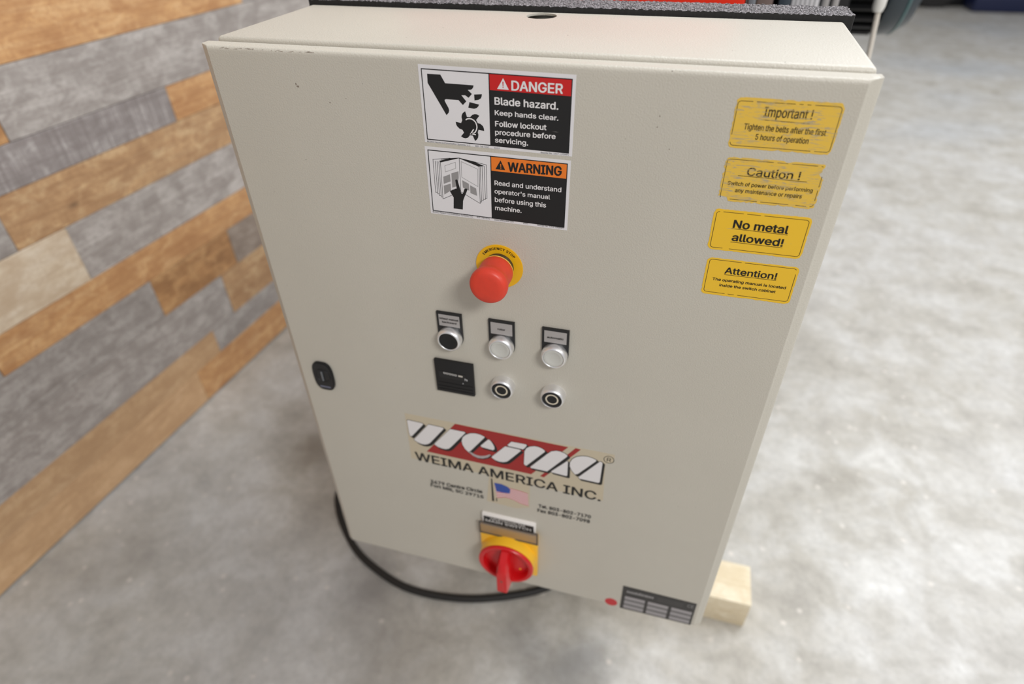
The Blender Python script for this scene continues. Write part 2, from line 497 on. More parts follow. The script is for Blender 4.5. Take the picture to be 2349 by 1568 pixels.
# raw concrete floor
M_floor = nmat('polished_concrete', srgb(170, 165, 158), 0.45)
t = NT(M_floor)
v = t.coords()
big = t.noise(v, 1.1, 5, 0.6, 0.6)
med = t.noise(v, 7.5, 6, 0.62, 0.4)
fin = t.noise(v, 42, 5, 0.7)
c1 = t.ramp(big, [(0.30, srgb(160, 153, 136)), (0.50, srgb(186, 182, 172)), (0.72, srgb(203, 202, 200))])
c2 = t.ramp(med, [(0.28, srgb(140, 134, 126)), (0.45, srgb(176, 171, 162)), (0.62, srgb(200, 198, 194)), (0.8, srgb(226, 225, 222))])
c = t.mix(0.58, c1, c2)
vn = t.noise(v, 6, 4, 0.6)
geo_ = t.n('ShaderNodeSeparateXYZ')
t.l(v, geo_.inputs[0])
for sx_, sy_, sr_, sc_, sk in ((-.10, .125, .12, srgb(104, 96, 88), .62), (-.47, .49, .10, srgb(112, 102, 90), .5), (.40, .085, .10, srgb(104, 104, 106), .6), (.27, .12, .07, srgb(110, 106, 102), .45), (-.75, .02, .16, srgb(130, 120, 106), .4), (.02, -.03, .12, srgb(132, 124, 114), .35)):  # soft dark patches: floor stains, and shade below cabinet and cable painted in
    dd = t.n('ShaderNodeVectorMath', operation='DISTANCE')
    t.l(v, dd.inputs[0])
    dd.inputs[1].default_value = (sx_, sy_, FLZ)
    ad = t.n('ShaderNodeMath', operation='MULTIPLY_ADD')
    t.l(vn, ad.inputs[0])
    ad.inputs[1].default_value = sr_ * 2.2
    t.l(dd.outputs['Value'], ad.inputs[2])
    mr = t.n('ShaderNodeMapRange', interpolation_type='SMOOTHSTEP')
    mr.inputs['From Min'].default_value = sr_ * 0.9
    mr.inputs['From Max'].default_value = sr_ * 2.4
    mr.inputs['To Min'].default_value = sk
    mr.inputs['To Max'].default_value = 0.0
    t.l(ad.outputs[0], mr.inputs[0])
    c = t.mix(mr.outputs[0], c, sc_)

c = t.mix(t.ramp(fin, [(0.35, 0.26), (0.6, 0.0)]), c, srgb(118, 113, 105))
sp = t.n('ShaderNodeTexVoronoi')
sp.inputs['Scale'].default_value = 26
sp.inputs['Randomness'].default_value = 1
t.l(v, sp.inputs['Vector'])
c = t.mix(t.mix(1.0, t.ramp(sp.outputs['Distance'], [(0.0, 0.7), (0.12, 0.45), (0.22, 0.0)]), t.ramp(sp.outputs['Color'], [(0.66, 0.0), (0.72, 1.0)]), 'MULTIPLY'), c, srgb(222, 214, 204))
blu = t.noise(v, 0.55, 2, 0.5)
c = t.mix(t.ramp(blu, [(0.55, 0.0), (0.75, 0.45)]), c, srgb(150, 162, 176))  # bluish patches put the blue machine's reflection into the floor colour
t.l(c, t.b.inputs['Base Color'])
t.l(t.ramp(med, [(0.3, 0.5), (0.7, 0.33)]), t.b.inputs['Roughness'])
t.bump(fin, 0.15, 0.002)


def wood(name, cols, grain=1.0, saw=0.0, knots=0.5, rough=0.55):
    m = nmat(name, cols[1], rough)
    t = NT(m)
    oi = t.n('ShaderNodeObjectInfo')
    mul = t.n('ShaderNodeVectorMath', operation='SCALE')
    mul.inputs['Scale'].default_value = 37.0
    cmb = t.n('ShaderNodeCombineXYZ')
    for k in range(3):
        t.l(oi.outputs['Random'], cmb.inputs[k])
    t.l(cmb.outputs[0], mul.inputs[0])
    off = mul.outputs[0]
    v = t.coords('Object', (1.6, 9, 22), off)
    v2 = t.coords('Object', (3, 3, 7), off)
    v3 = t.coords('Object', (3, 60, 150), off)
    g = t.noise(v, 1.9, 6, 0.62, 1.2)
    b = t.noise(v2, 2.6, 5, 0.62, 0.8)
    f = t.noise(v3, 2.0, 3, 0.6)
    c = t.ramp(g, [(0.28, cols[0]), (0.5, cols[1]), (0.72, cols[2])])
    c = t.mix(t.ramp(b, [(0.35, 0.75), (0.6, 0.0)]), c, cols[0])
    bl = t.noise(t.coords('Object', (1, 1, 1.5), off), 17, 5, 0.68, 0.6)
    c = t.mix(t.ramp(bl, [(0.36, 0.7), (0.52, 0.0)]), c, cols[0])
    c = t.mix(t.ramp(bl, [(0.52, 0.0), (0.68, 0.65)]), c, cols[2])
    fi = t.noise(t.coords('Object', (1, 1, 1.3), off), 95, 3, 0.65)
    c = t.mix(t.ramp(fi, [(0.38, 0.45), (0.50, 0.0)]), c, cols[0])
    c = t.mix(0.22, c, t.ramp(f, [(0.3, cols[0]), (0.7, cols[2])]))
    if saw:
        w = t.noise(t.coords('Object', (95, 2, 3), off), 1.5, 3, 0.6, 0.5)
        c = t.mix(t.ramp(w, [(0.42, saw), (0.6, 0.0)]), c, cols[0])
    if knots:
        vo = t.n('ShaderNodeTexVoronoi')
        vo.inputs['Scale'].default_value = 4.2
        t.l(t.coords('Object', (1.1, 1, 2.4), off), vo.inputs['Vector'])
        c = t.mix(t.ramp(vo.outputs['Distance'], [(0.02, knots), (0.09, 0.0)]), c, srgb(88, 70, 54))
    hsv = t.n('ShaderNodeHueSaturation')
    ma = t.n('ShaderNodeMapRange')
    ma.inputs['To Min'].default_value = 0.90
    ma.inputs['To Max'].default_value = 1.08
    t.l(oi.outputs['Random'], ma.inputs[0])
    t.l(ma.outputs[0], hsv.inputs['Value'])
    t.l(c, hsv.inputs['Color'])
    t.l(hsv.outputs[0], t.b.inputs['Base Color'])
    t.bump(f, 0.25, 0.001)
    return m


W_orange = wood('honey_oak_board', [srgb(166, 116, 74), srgb(206, 158, 106), srgb(224, 186, 138)])
W_brown = wood('brown_board', [srgb(140, 98, 62), srgb(190, 140, 92), srgb(216, 172, 120)])
W_tan = wood('tan_board', [srgb(160, 118, 82), srgb(212, 170, 124), srgb(230, 200, 156)])
W_light = wood('light_tan_board', [srgb(184, 146, 108), srgb(210, 172, 130), srgb(222, 188, 148)], knots=0.15)
W_beige = wood('bleached_board', [srgb(182, 158, 130), srgb(212, 195, 170), srgb(224, 212, 194)], knots=0.3)
W_grey = wood('weathered_grey_board', [srgb(134, 125, 119), srgb(177, 169, 163), srgb(200, 194, 188)], knots=0.35)
W_grey_saw = wood('saw_marked_grey_board', [srgb(128, 119, 116), srgb(174, 166, 163), srgb(202, 196, 192)], saw=0.65, knots=0.5)
W_greybrown = wood('grey_brown_board', [srgb(128, 112, 100), srgb(166, 150, 136), srgb(186, 172, 158)])
W_pine = wood('fresh_sawn_pine', [srgb(200, 182, 148), srgb(224, 212, 186), srgb(234, 226, 206)], knots=0.25, rough=0.7)

M_white = nmat('sticker_white', srgb(222, 220, 222), 0.35)
t = NT(M_white)
v = t.coords()
scr = t.noise(t.coords('Object', (60, 60, 900), rot=(0, radians(8), 0)), 1.0, 3, 0.6)
t.l(t.mix(t.ramp(scr, [(0.70, 0.0), (0.76, 0.5)]), srgb(222, 220, 222), srgb(150, 142, 138)), t.b.inputs['Base Color'])


def worn(name, col, under, amount, rough=0.4, angle=12):
    """printed film scratched through to UNDER along stretched streaks"""
    m = nmat(name, col, rough)
    t = NT(m)
    a = t.noise(t.coords('Object', (45, 45, 420), rot=(0, radians(angle), 0)), 1.0, 4, 0.7, 0.6)
    b = t.noise(t.coords('Object', (70, 70, 420), rot=(0, radians(-24), 0)), 1.0, 4, 0.7, 0.4)
    p = t.noise(t.coords('Object', (1, 1, 1)), 38, 3, 0.6)
    hi = 0.74 - amount * 0.13
    ra = t.ramp(a, [(hi - 0.03, 0.0), (hi + 0.03, 1.0)])
    rb = t.ramp(b, [(hi - 0.03, 0.0), (hi + 0.03, 1.0)])
    mx = t.mix(1.0, ra, rb, 'LIGHTEN')
    mx = t.mix(1.0, mx, t.ramp(p, [(0.38, 0.15), (0.6, 1.0)]), 'MULTIPLY')
    t.l(t.mix(mx, col, under), t.b.inputs['Base Color'])
    return m


UN = srgb(172, 158, 128)
M_yellow_old = worn('old_yellow_film', srgb(226, 186, 72), UN, 1.2)
M_yellow = worn('yellow_film', srgb(236, 190, 44), UN, 0.35)
M_ink_old = worn('scratched_black_print', srgb(38, 30, 18), srgb(196, 168, 96), 1.25)
M_ink = worn('black_print', srgb(20, 17, 13), srgb(200, 170, 90), 0.35)
M_black_sheet = worn('black_sticker_field', srgb(22, 21, 22), srgb(150, 145, 142), -0.02)
M_black = nmat('flat_black_print', srgb(18, 17, 18), 0.45)
M_redprint = nmat('signal_red_print', srgb(196, 24, 24), 0.4)
M_orange = nmat('signal_orange_print', srgb(232, 122, 34), 0.4)
M_lett = nmat('white_lettering', srgb(225, 222, 222), 0.4)
M_greyprint = nmat('grey_print', srgb(146, 144, 144), 0.5)
M_beige = nmat('yellowed_clear_film', srgb(196, 184, 160), 0.38)
M_logored = nmat('dark_red_print', srgb(158, 34, 32), 0.4)
M_blue = nmat('flag_blue_print', srgb(46, 76, 158), 0.4)
M_pink = nmat('faded_red_print', srgb(206, 128, 132), 0.4)
M_pinkw = nmat('faded_white_print', srgb(222, 204, 204), 0.4)
M_blackpl = nmat('black_plastic', srgb(24, 24, 26), 0.35)
M_matblack = nmat('matt_black_plastic', srgb(17, 17, 19), 0.55)
M_label = nmat('grey_label_insert', srgb(166, 162, 160), 0.5)
M_chrome = nmat('satin_chrome', (0.88, 0.88, 0.89, 1), 0.38, 0.88)
M_lens = nmat('milky_white_cap', srgb(198, 198, 192), 0.3)
M_red = nmat('red_plastic', srgb(222, 64, 42), 0.42)
t = NT(M_red)
t.l(t.mix(t.ramp(t.noise(t.coords(), 90, 4, 0.6), [(0.35, 0.25), (0.7, 0.0)]), srgb(222, 64, 42), srgb(176, 50, 34)), t.b.inputs['Base Color'])
M_red2 = nmat('glossy_red_plastic', srgb(206, 22, 28), 0.28)
M_yellowpl = nmat('yellow_plastic', srgb(246, 190, 44), 0.32)
M_yellowdisc = nmat('yellow_legend_disc', srgb(236, 182, 20), 0.42)
M_smoke = nmat('smoked_clear_cover', srgb(150, 138, 130), 0.25)
M_smoke.node_tree.nodes['Principled BSDF'].inputs['Alpha'].default_value = 0.55
M_rubber = nmat('black_rubber', srgb(24, 22, 20), 0.6)
M_machred = nmat('machine_red_enamel', srgb(226, 46, 22), 0.32)
M_steel = nmat('grey_steel', srgb(128, 132, 138), 0.4, 0.6)
M_dark = nmat('dark_casting', srgb(22, 22, 24), 0.5)
M_brown = nmat('brown_panel', srgb(110, 92, 86), 0.6)
M_slate = nmat('slate_enamel', srgb(52, 62, 70), 0.35)
M_teal = nmat('teal_edge', srgb(70, 104, 106), 0.4)
M_navy = nmat('navy_enamel', srgb(20, 30, 66), 0.4)
M_cream = nmat('off_white_cable', srgb(216, 208, 196), 0.5)
M_wall = nmat('painted_block_wall', srgb(196, 198, 200), 0.8)
M_foam = nmat('black_crumb_foam', srgb(30, 29, 29), 0.8)
t = NT(M_foam)
v = t.coords()
a = t.noise(v, 720, 3, 0.7)
geo = t.n('ShaderNodeNewGeometry')
sep = t.n('ShaderNodeSeparateXYZ')
t.l(t.ramp(a, [(0.40, srgb(26, 24, 25)), (0.50, srgb(96, 92, 94)), (0.62, srgb(184, 180, 182))]), t.b.inputs['Base Color'])  # pale grain tones carry the light falling on the foam top
t.bump(a, 0.9, 0.002)
M_foamside = nmat('black_foam_cut_side', srgb(24, 23, 23), 0.75)

# ------------------------------------------------------------------ setting
FL = -0.42
bm = bmesh.new()
nx = 1
vs = [bm.verts.new(p) for p in ((-4, -4, FL), (9, -4, FL), (9, 12, FL), (-4, 12, FL), (-4, -4, FL - .15), (9, -4, FL - .15), (9, 12, FL - .15), (-4, 12, FL - .15))]
for f in ((0, 1, 2, 3), (7, 6, 5, 4), (0, 4, 5, 1), (1, 5, 6, 2), (2, 6, 7, 3), (3, 7, 4, 0)):
    bm.faces.new([vs[i] for i in f])
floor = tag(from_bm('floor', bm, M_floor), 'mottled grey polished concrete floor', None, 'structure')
tag(box('wall_back', -4, 9, 12, 12.2, FL, 4.2, M_wall), 'pale painted wall far behind the machines', None, 'structure')

# plank wall on the left: every board an object, rows of 120 / 90 / 143 mm
AZ = radians(3.2)
wall = box('wall_left', -1.7, 2.3, -0.10, -0.0135, 0.004, 2.42, M_dark)
tag(wall, 'reclaimed wood plank wall of honey, tan and grey boards', None, 'structure')
wall.matrix_world = Matrix.Translation((-0.92163, 0.32696, FL)) @ Matrix.Rotation(pi / 2 - AZ, 4, 'Z') @ Matrix.Rotation(0, 4, 'X')
# local frame: +x runs along the wall away from the camera, -y faces the cabinet side
rows = [0.006, 0.122, 0.208, 0.353, 0.473, 0.563, 0.706, 0.826, 0.917, 1.058, 1.178, 1.268, 1.411, 1.531, 1.621, 1.764, 1.884, 1.974, 2.117, 2.237, 2.327, 2.42]
known = {
    0: [(-1.10, W_brown), (0.27, W_light), (9, W_orange)],
    1: [(-0.85, W_grey), (0.380, W_light), (1.15, W_grey), (9, W_brown)],
    2: [(-0.95, W_beige), (0.485, W_grey), (1.30, W_tan), (9, W_grey)],
    3: [(-0.90, W_orange), (0.248, W_grey), (0.565, W_brown), (1.4, W_greybrown), (9, W_tan)],
    4: [(-0.178, W_grey), (0.95, W_orange), (9, W_beige)],
    5: [(-0.75, W_grey), (0.104, W_beige), (1.25, W_grey), (9, W_brown)],
    6: [(-1.0, W_tan), (-0.014, W_grey), (1.10, W_tan), (9, W_grey)],
    7: [(-0.60, W_brown), (0.521, W_grey_saw), (1.30, W_orange), (9, W_grey)],
    8: [(-0.70, W_grey), (0.082, W_brown), (1.45, W_grey), (9, W_tan)],
    9: [(-0.55, W_beige), (0.898, W_orange), (9, W_grey)],
}
pool = [W_orange, W_grey, W_tan, W_beige, W_grey_saw, W_brown, W_greybrown]
rnd = random.Random(3)
for i in range(len(rows) - 1):
    br = known.get(i)
    if br is None:
        br = []
        x = -1.7 + rnd.uniform(0.3, 1.0)
        last = None
        while x < 2.3:
            m = rnd.choice([p for p in pool if p is not last])
            last = m
            br.append((x, m))
            x += rnd.uniform(0.6, 1.25)
        br.append((9, rnd.choice(pool)))
    x0 = -1.7
    for x1, m in br:
        x1 = min(x1, 2.3)
        if x1 <= x0:
            continue
        L, H = x1 - x0 - 0.0012, rows[i + 1] - rows[i] - 0.0012
        pr = rnd.uniform(-0.0012, 0.0012)
        o = box('plank', 0, L, -0.0135, 0.0 + pr, 0, H, m, wall, bev=0.0007, seg=1)
        o.location = (x0, 0, rows[i])
        x0 = x1
# the boards must face +X (towards the cabinet): flip the local y axis by mirroring the frame
wall.matrix_world = Matrix.Translation((-0.92163, 0.32696, FL)) @ Matrix(((sin(AZ), cos(AZ), 0, 0), (cos(AZ), -sin(AZ), 0, 0), (0, 0, 1, 0), (0, 0, 0, 1)))

# ------------------------------------------------------------------ control cabinet
CW, CH = 0.600, 0.807
cab = empty('control_cabinet', (0, 0, 0), 'light grey steel electrical control cabinet covered with stickers and push buttons', 'cabinet')
# door: folded sheet, wide rounded vertical folds, tight horizontal folds
RV, RH, DT = 0.0115, 0.0042, 0.0185


def fold(u, size, r):
    d = min(u, size - u)
    if d >= r:
        return 0.0
    if r == RV:      # wide, nearly flat chamfer with softened ends
        t_ = d / r
        return 0.0075 * ((1 - t_) if 0.12 < t_ < 0.9 else ((1 - t_) ** 2 / 0.2 if t_ >= 0.9 else 0.88 + (0.12 - t_) * 1.6))
    return r - math.sqrt(max(0, r * r - (r - d) ** 2))


XT = [0, .04, .08, .12, .3, .5, .7, .85, .9, .933, .966, 1.0]
DW = 0.6084     # the door overhangs the box on both sides
xs = sorted({round(RV * k, 6) for k in XT} | {round(DW - RV * k, 6) for k in XT})
zs = sorted({round(RH * (1 - cos(pi / 2 * k / 6)), 6) for k in range(7)} | {round(CH - RH * (1 - cos(pi / 2 * k / 6)), 6) for k in range(7)})
# extra lines so that the mitre at the corners stays crisp
zs = sorted(set(zs) | {0.008, CH - 0.008, 0.2, 0.4, 0.6})
xs = sorted(set(xs) | {0.15, 0.3, 0.45})
bm = bmesh.new()
G = [[bm.verts.new((x - 0.0064, max(fold(x, DW, RV), fold(z, CH, RH)), z)) for z in zs] for x in xs]
for i in range(len(xs) - 1):
    for j in range(len(zs) - 1):
        bm.faces.new((G[i][j], G[i + 1][j], G[i + 1][j + 1], G[i][j + 1]))
loop = [G[i][0] for i in range(len(xs))] + [G[-1][j] for j in range(1, len(zs))] + [G[i][-1] for i in range(len(xs) - 2, -1, -1)] + [G[0][j] for j in range(len(zs) - 2, 0, -1)]
back = [bm.verts.new((v.co.x, DT, v.co.z)) for v in loop]
n = len(loop)
for i in range(n):
    bm.faces.new((loop[i], loop[(i + 1) % n], back[(i + 1) % n], back[i]))
bm.faces.new(back)
door = tag(from_bm('door_panel', bm, M_paint, cab, smooth=True, angle=50), 'flat grey hinged door with rounded folded edges')

# scuffed edge on the upper fold near the latch side
M_scuff = nmat("scuff_mark", srgb(132, 120, 108), 0.6)
bm = bmesh.new()
rs = random.Random(5)
for k in range(26):
    x = 0.018 + rs.random() * 0.10
    w = rs.uniform(0.001, 0.006)
    a = radians(38 + rs.uniform(-9, 9))
    yy = RH - RH * cos(a) * 1.0 - 0.00012
    zz = CH - RH + RH * sin(a) + 0.00006
    h = 0.00025
    q = [bm.verts.new((x, RH - (RH + .0001) * cos(a - .07), CH - RH + (RH + .0001) * sin(a - .07))), bm.verts.new((x + w, RH - (RH + .0001) * cos(a - .05), CH - RH + (RH + .0001) * sin(a - .05))),
         bm.verts.new((x + w * .8, RH - (RH + .0001) * cos(a + .06), CH - RH + (RH + .0001) * sin(a + .06)))]
    bm.faces.new(q)
tag(from_bm('scuff', bm, M_scuff, cab), 'thin dark scuffs along the upper door edge')

# body shell: hollow box with a round cable hole in its top
BY0, BY1, BT = 0.0215, 0.205, 0.8108
bm = bmesh.new()
bm_box(bm, 0.0005, 0.5995, BY0, BY1, 0.004, BT, 0.0045, 4)
body = from_bm('cabinet_body', bm, M_paint, cab, smooth=True, angle=40)
bm = bmesh.new()
bm_box(bm, 0.003, 0.597, BY0 + .003, BY1 - .003, 0.007, BT - 0.002)
inner = from_bm('cut_a', bm, M_dark)

bm = bmesh.new()
bm_lathe(bm, 0.2941, 0, [(0, BT - .01), (0.0165, BT - .01), (0.0165, BT + .01), (0, BT + .01)], 48, 'z', 0.1805)
cutb = from_bm('cut_b', bm, M_dark)
for c_ in (inner, cutb):
    md = body.modifiers.new('cut', 'BOOLEAN')
    md.operation = 'DIFFERENCE'
    md.solver = 'EXACT'
    md.object = c_
dg = bpy.context.evaluated_depsgraph_get()
dg.update()
me = bpy.data.meshes.new_from_object(body.evaluated_get(dg))
body.modifiers.clear()
body.data = me
me.materials.clear()
me.materials.append(M_paint)
for p in me.polygons:
    p.material_index = 0
    p.use_smooth = True
me.set_sharp_from_angle(angle=radians(40))
for c_ in (inner, cutb):
    bpy.data.objects.remove(c_)
tag(body, 'deep grey steel box behind the door, round hole in its top')
box('door_seal', 0.004, 0.596, DT, BY0 + .001, 0.010, 0.797, M_rubber, cab)

E1 = -0.00020   # sticker film
E2 = -0.00032   # first print
E3 = -0.00042   # print over print
TX = DATA['text']


def sticker(name, x0, x1, z0, z1, r, mat, label, tilt=0.0, outline=None):
    poly = outline or rrect(x0, x1, z0, z1, r)
    if tilt and not outline:
        cx, cz = (x0 + x1) / 2, (z0 + z1) / 2
        c, s = cos(radians(tilt)), sin(radians(tilt))
        poly = [(cx + (x - cx) * c - (z - cz) * s, cz + (x - cx) * s + (z - cz) * c) for x, z in poly]
    return tag(prism(name, [poly], 0.0, E1, mat, cab), label)


def quadlerp(c, u0, u1, v0, v1):
    """sub-rectangle of the quad c = TL, TR, BR, BL (metres) given in unit coordinates"""
    TL, TR, BR, BL = [Vector(p) for p in c]
    P = lambda u, v_: TL.lerp(TR, u).lerp(BL.lerp(BR, u), v_)
    return [tuple(P(u, v_)) for u, v_ in ((u0, v0), (u1, v0), (u1, v1), (u0, v1))]


def frame_polys(c, w):
    return stroke(c, w, closed=True)


# danger sticker
dq = mm([(224.3, 800.6), (367.9, 798.9), (367.2, 728.6), (223.6, 730.6)])
st = tag(prism('danger_sticker', [dq], 0, E1, M_white, cab), 'white, red and black danger sticker with a cut hand beside a toothed rotor')
db = mm([(227.4, 796.9), (364.6, 795.2), (363.9, 731.7), (226.6, 733.6)])
R_ = quadlerp(db, 0.462, 1, 0, 0.218)
Bk = quadlerp(db, 0.462, 1, 0.218, 1)
flat('red_header', [R_], E2, M_redprint, st)
flat('black_field', [Bk], E2, M_black_sheet, st)
flat('border', frame_polys(db, 0.0008) + stroke([R_[0], Bk[3]], 0.0008), E3, M_black, st)
flat('pictogram', [mm(p) for p in DATA['danger_black']], E2, M_black, st)
flat('rotation_arrow', sum([stroke(mm(p), 0.0011) for p in DATA['danger_arc']], []), E3, M_lett, st)
flat('warning_triangle', [mm(DATA['tri_d'])], E3, M_lett, st)
tx, tz = 0.3034, 0.7865
flat('exclamation_mark', [[(tx - .0005, tz + .0035), (tx + .0005, tz + .0035), (tx + .0003, tz - .0004), (tx - .0003, tz - .0004)], ring_poly(tx, tz - .0013, .0005, 12)], E3 - .0001, M_redprint, st)
lettering('lettering', TX['danger_w'], E3, M_lett, st, 0.045)
tag(lettering('small_print', TX['danger_s'], E2, M_black, st, 0.0), kind='stuff')

# warning sticker
wq = mm([(222.6, 726.5), (366.5, 724.7), (365.6, 654.0), (221.9, 656.1)])
st = tag(prism('warning_sticker', [wq], 0, E1, M_white, cab), 'white, orange and black warning sticker with a hand pointing at an open manual')
wb = mm([(225.8, 723.1), (363.3, 721.4), (362.4, 657.1), (224.8, 659.6)])
R_ = quadlerp(wb, 0.463, 1, 0, 0.222)
Bk = quadlerp(wb, 0.463, 1, 0.222, 1)
flat('orange_header', [R_], E2, M_orange, st)
flat('black_field', [Bk], E2, M_black, st)
flat('border', frame_polys(wb, 0.0008) + stroke([R_[0], Bk[3]], 0.0008), E3, M_black, st)
flat('open_book', sum([stroke(mm(p), 0.0004) for p in DATA['book_lines']], []) + [mm(p) for p in DATA['book_wedge']], E2, M_black, st)
flat('book_picture_frame', sum([stroke(mm(p), 0.00035) for p in DATA['book_frames']], []), E2, M_greyprint, st)
flat('book_text_block', [mm(p) for p in DATA['book_blocks']], E2, M_greyprint, st)
flat('pointing_hand', [mm(DATA['book_hand'])], E3, M_black, st)
flat('warning_triangle', [mm(DATA['tri_w'])], E3, M_black, st)
tx, tz = 0.2992, 0.7124
flat('exclamation_mark', [[(tx - .0005, tz + .0033), (tx + .0005, tz + .0033), (tx + .0003, tz - .0004), (tx - .0003, tz - .0004)], ring_poly(tx, tz - .0013, .0005, 12)], E3 - .0001, M_orange, st)
lettering('header_lettering', TX['warn_b'], E3, M_black, st, 0.05)
lettering('lettering', TX['warn_w'], E3, M_lett, st, 0.035)
tag(lettering('small_print', TX['warn_s'], E2, M_black, st, 0.0), kind='stuff')


# yellow stickers
def yellow(name, x0, x1, z0, z1, b, film, ink, label, rows, under, outline=None, bold=0.0, gaps=()):
    s = sticker(name, x0, x1, z0, z1, 0.0042, film, label, outline=outline)
    inner_ = rrect(b[0], b[1], b[2], b[3], 0.0026, 5)
    st_ = stroke(inner_, 0.00042, closed=True)
    if gaps:
        st_ = []
        for a_, b_ in zip(inner_, inner_[1:] + inner_[:1]):
            L = (Vector(b_) - Vector(a_)).length
            if L < 0.004:
                if any(g[0] < a_[0] < g[1] and g[2] < a_[1] < g[3] for g in gaps):
                    continue
                st_ += stroke([a_, b_], 0.00042)
                continue
            k = int(L / 0.0028)
            for q in range(k):
                if random.random() < 0.07:
                    continue
                u0, u1 = q / k, (q + 1) / k
                pa = Vector(a_).lerp(Vector(b_), u0)
                pb = Vector(a_).lerp(Vector(b_), u1)
                if any(g[0] < pa.x < g[1] and g[2] < pa.y < g[3] for g in gaps):
                    continue
                st_ += stroke([tuple(pa), tuple(pb)], 0.00042)
    flat('border', st_, E2, ink, s)
    lettering('lettering', rows, E2, ink, s, bold)
    us = []
    for r_ in under:
        us += stroke([(r_[1] / 1000, r_[2] / 1000), (r_[3] / 1000, r_[4] / 1000)], 0.00045)
    if us:
        flat('underline', us, E2, ink, s)
    return s


def ragged(x0, x1, z0, z1, r, seed, amp=0.0005, tears=()):
    """worn outline: rounded rectangle with nibbled edges and torn corners"""
    rr = random.Random(seed)
    base = rrect(x0, x1, z0, z1, r, 4)
    out = []
    for a_, b_ in zip(base, base[1:] + base[:1]):
        L = (Vector(b_) - Vector(a_)).length
        k = max(1, int(L / 0.0022))
        for q in range(k):
            p = Vector(a_).lerp(Vector(b_), q / k)
            c_ = Vector(((x0 + x1) / 2, (z0 + z1) / 2))
            inward = (c_ - p).normalized()
            out.append(tuple(p + inward * (rr.random() ** 3) * amp * 2.4))
    return out


yellow('instruction_sticker', .4990, .5798, .7480, .7892, (.5006, .5780, .7503, .7863), M_yellow_old, M_ink_old,
       'heavily scratched yellow sticker about tightening the belts, topmost of four', TX['imp'], TX['imp_u'], outline=ragged(.4990, .5798, .7480, .7892, .0042, 1), gaps=((0, 0, 0, 0),), bold=0.015)
oc = ragged(.4995, .5800, .7005, .7405, .0042, 2, 0.0007)
cut = []
for x, z in oc:
    if x > .5755 and .7285 < z < .7362:
        x = .5765 + .0012 * sin(z * 4000)
    if x < .5085 and z < .7042:
        z = .7042 + (.5085 - x) * .15
    cut.append((x, z))
yellow('instruction_sticker', 0, 0, 0, 0, (.5015, .5783, .7028, .7385), M_yellow_old, M_ink_old,
       'scratched yellow caution sticker with torn corners', TX['cau'], TX['cau_u'], outline=cut, gaps=((.575, .58, .728, .7375), (.5, .5085, .70, .7045)), bold=0.02)
yellow('instruction_sticker', .4990, .5815, .6518, .6928, (.5015, .5793, .6542, .6902), M_yellow, M_ink,
       'bright yellow sticker forbidding metal, in large bold letters', TX['nom'], TX['nom_u'], outline=ragged(.4990, .5815, .6518, .6928, .0042, 3, .0003), gaps=((.506, .5095, .689, .692),), bold=0.045)
yellow('instruction_sticker', .5015, .5835, .6028, .6434, (.5040, .5814, .6056, .6415), M_yellow, M_ink,
       'bright yellow attention sticker about the operating manual, lowest of four', TX['att'], TX['att_u'], outline=ragged(.5015, .5835, .6028, .6434, .0042, 4, .0003), gaps=((.579, .582, .633, .64),), bold=0.035)

# emergency stop
EX, EZ = 0.2945, 0.603
es = empty('emergency_stop_button', (0, 0, 0), 'red mushroom button on a round yellow disc', None, cab)
bm = bmesh.new()
bm_lathe(bm, EX, EZ, [(0.0150, -0.0001), (0.0258, -0.0001), (0.0260, -0.0006), (0.0258, -0.0011), (0.0150, -0.0011)], 72)
from_bm('legend_disc', bm, M_yellowdisc, es, True, 35)
arc_lettering('lettering', 'EMERGENCY STOP', EX, EZ, 0.0202, 142, 38, 0.0029, -0.00125, M_black, es, 0.06)
lathe('steel_collar', EX, EZ, [(0.0160, -0.0010), (0.0160, -0.0036), (0.0152, -0.0060), (0.0150, -0.0085), (0, -0.0085)], nmat('tarnished_steel', srgb(96, 92, 84), 0.35, 0.8), es)
lathe('yellow_ring', EX, EZ, [(0.0158, -0.0078), (0.0176, -0.0084), (0.0178, -0.0094), (0, -0.0096)], nmat('pale_yellow_plastic', srgb(250, 216, 110), .35), es)
lathe('mushroom_cap', EX, EZ, [(0.0, -0.0092), (0.0168, -0.0092), (0.0178, -0.0104), (0.0181, -0.0130), (0.0180, -0.0180), (0.0179, -0.0250), (0.0180, -0.0290), (0.0190, -0.0325), (0.0199, -0.0350), (0.0202, -0.0375), (0.0199, -0.0405), (0.0188, -0.0430), (0.0168, -0.0446), (0.0120, -0.0456), (0.006, -0.0460), (0, -0.0461)], M_red, es, 64, angle=80)


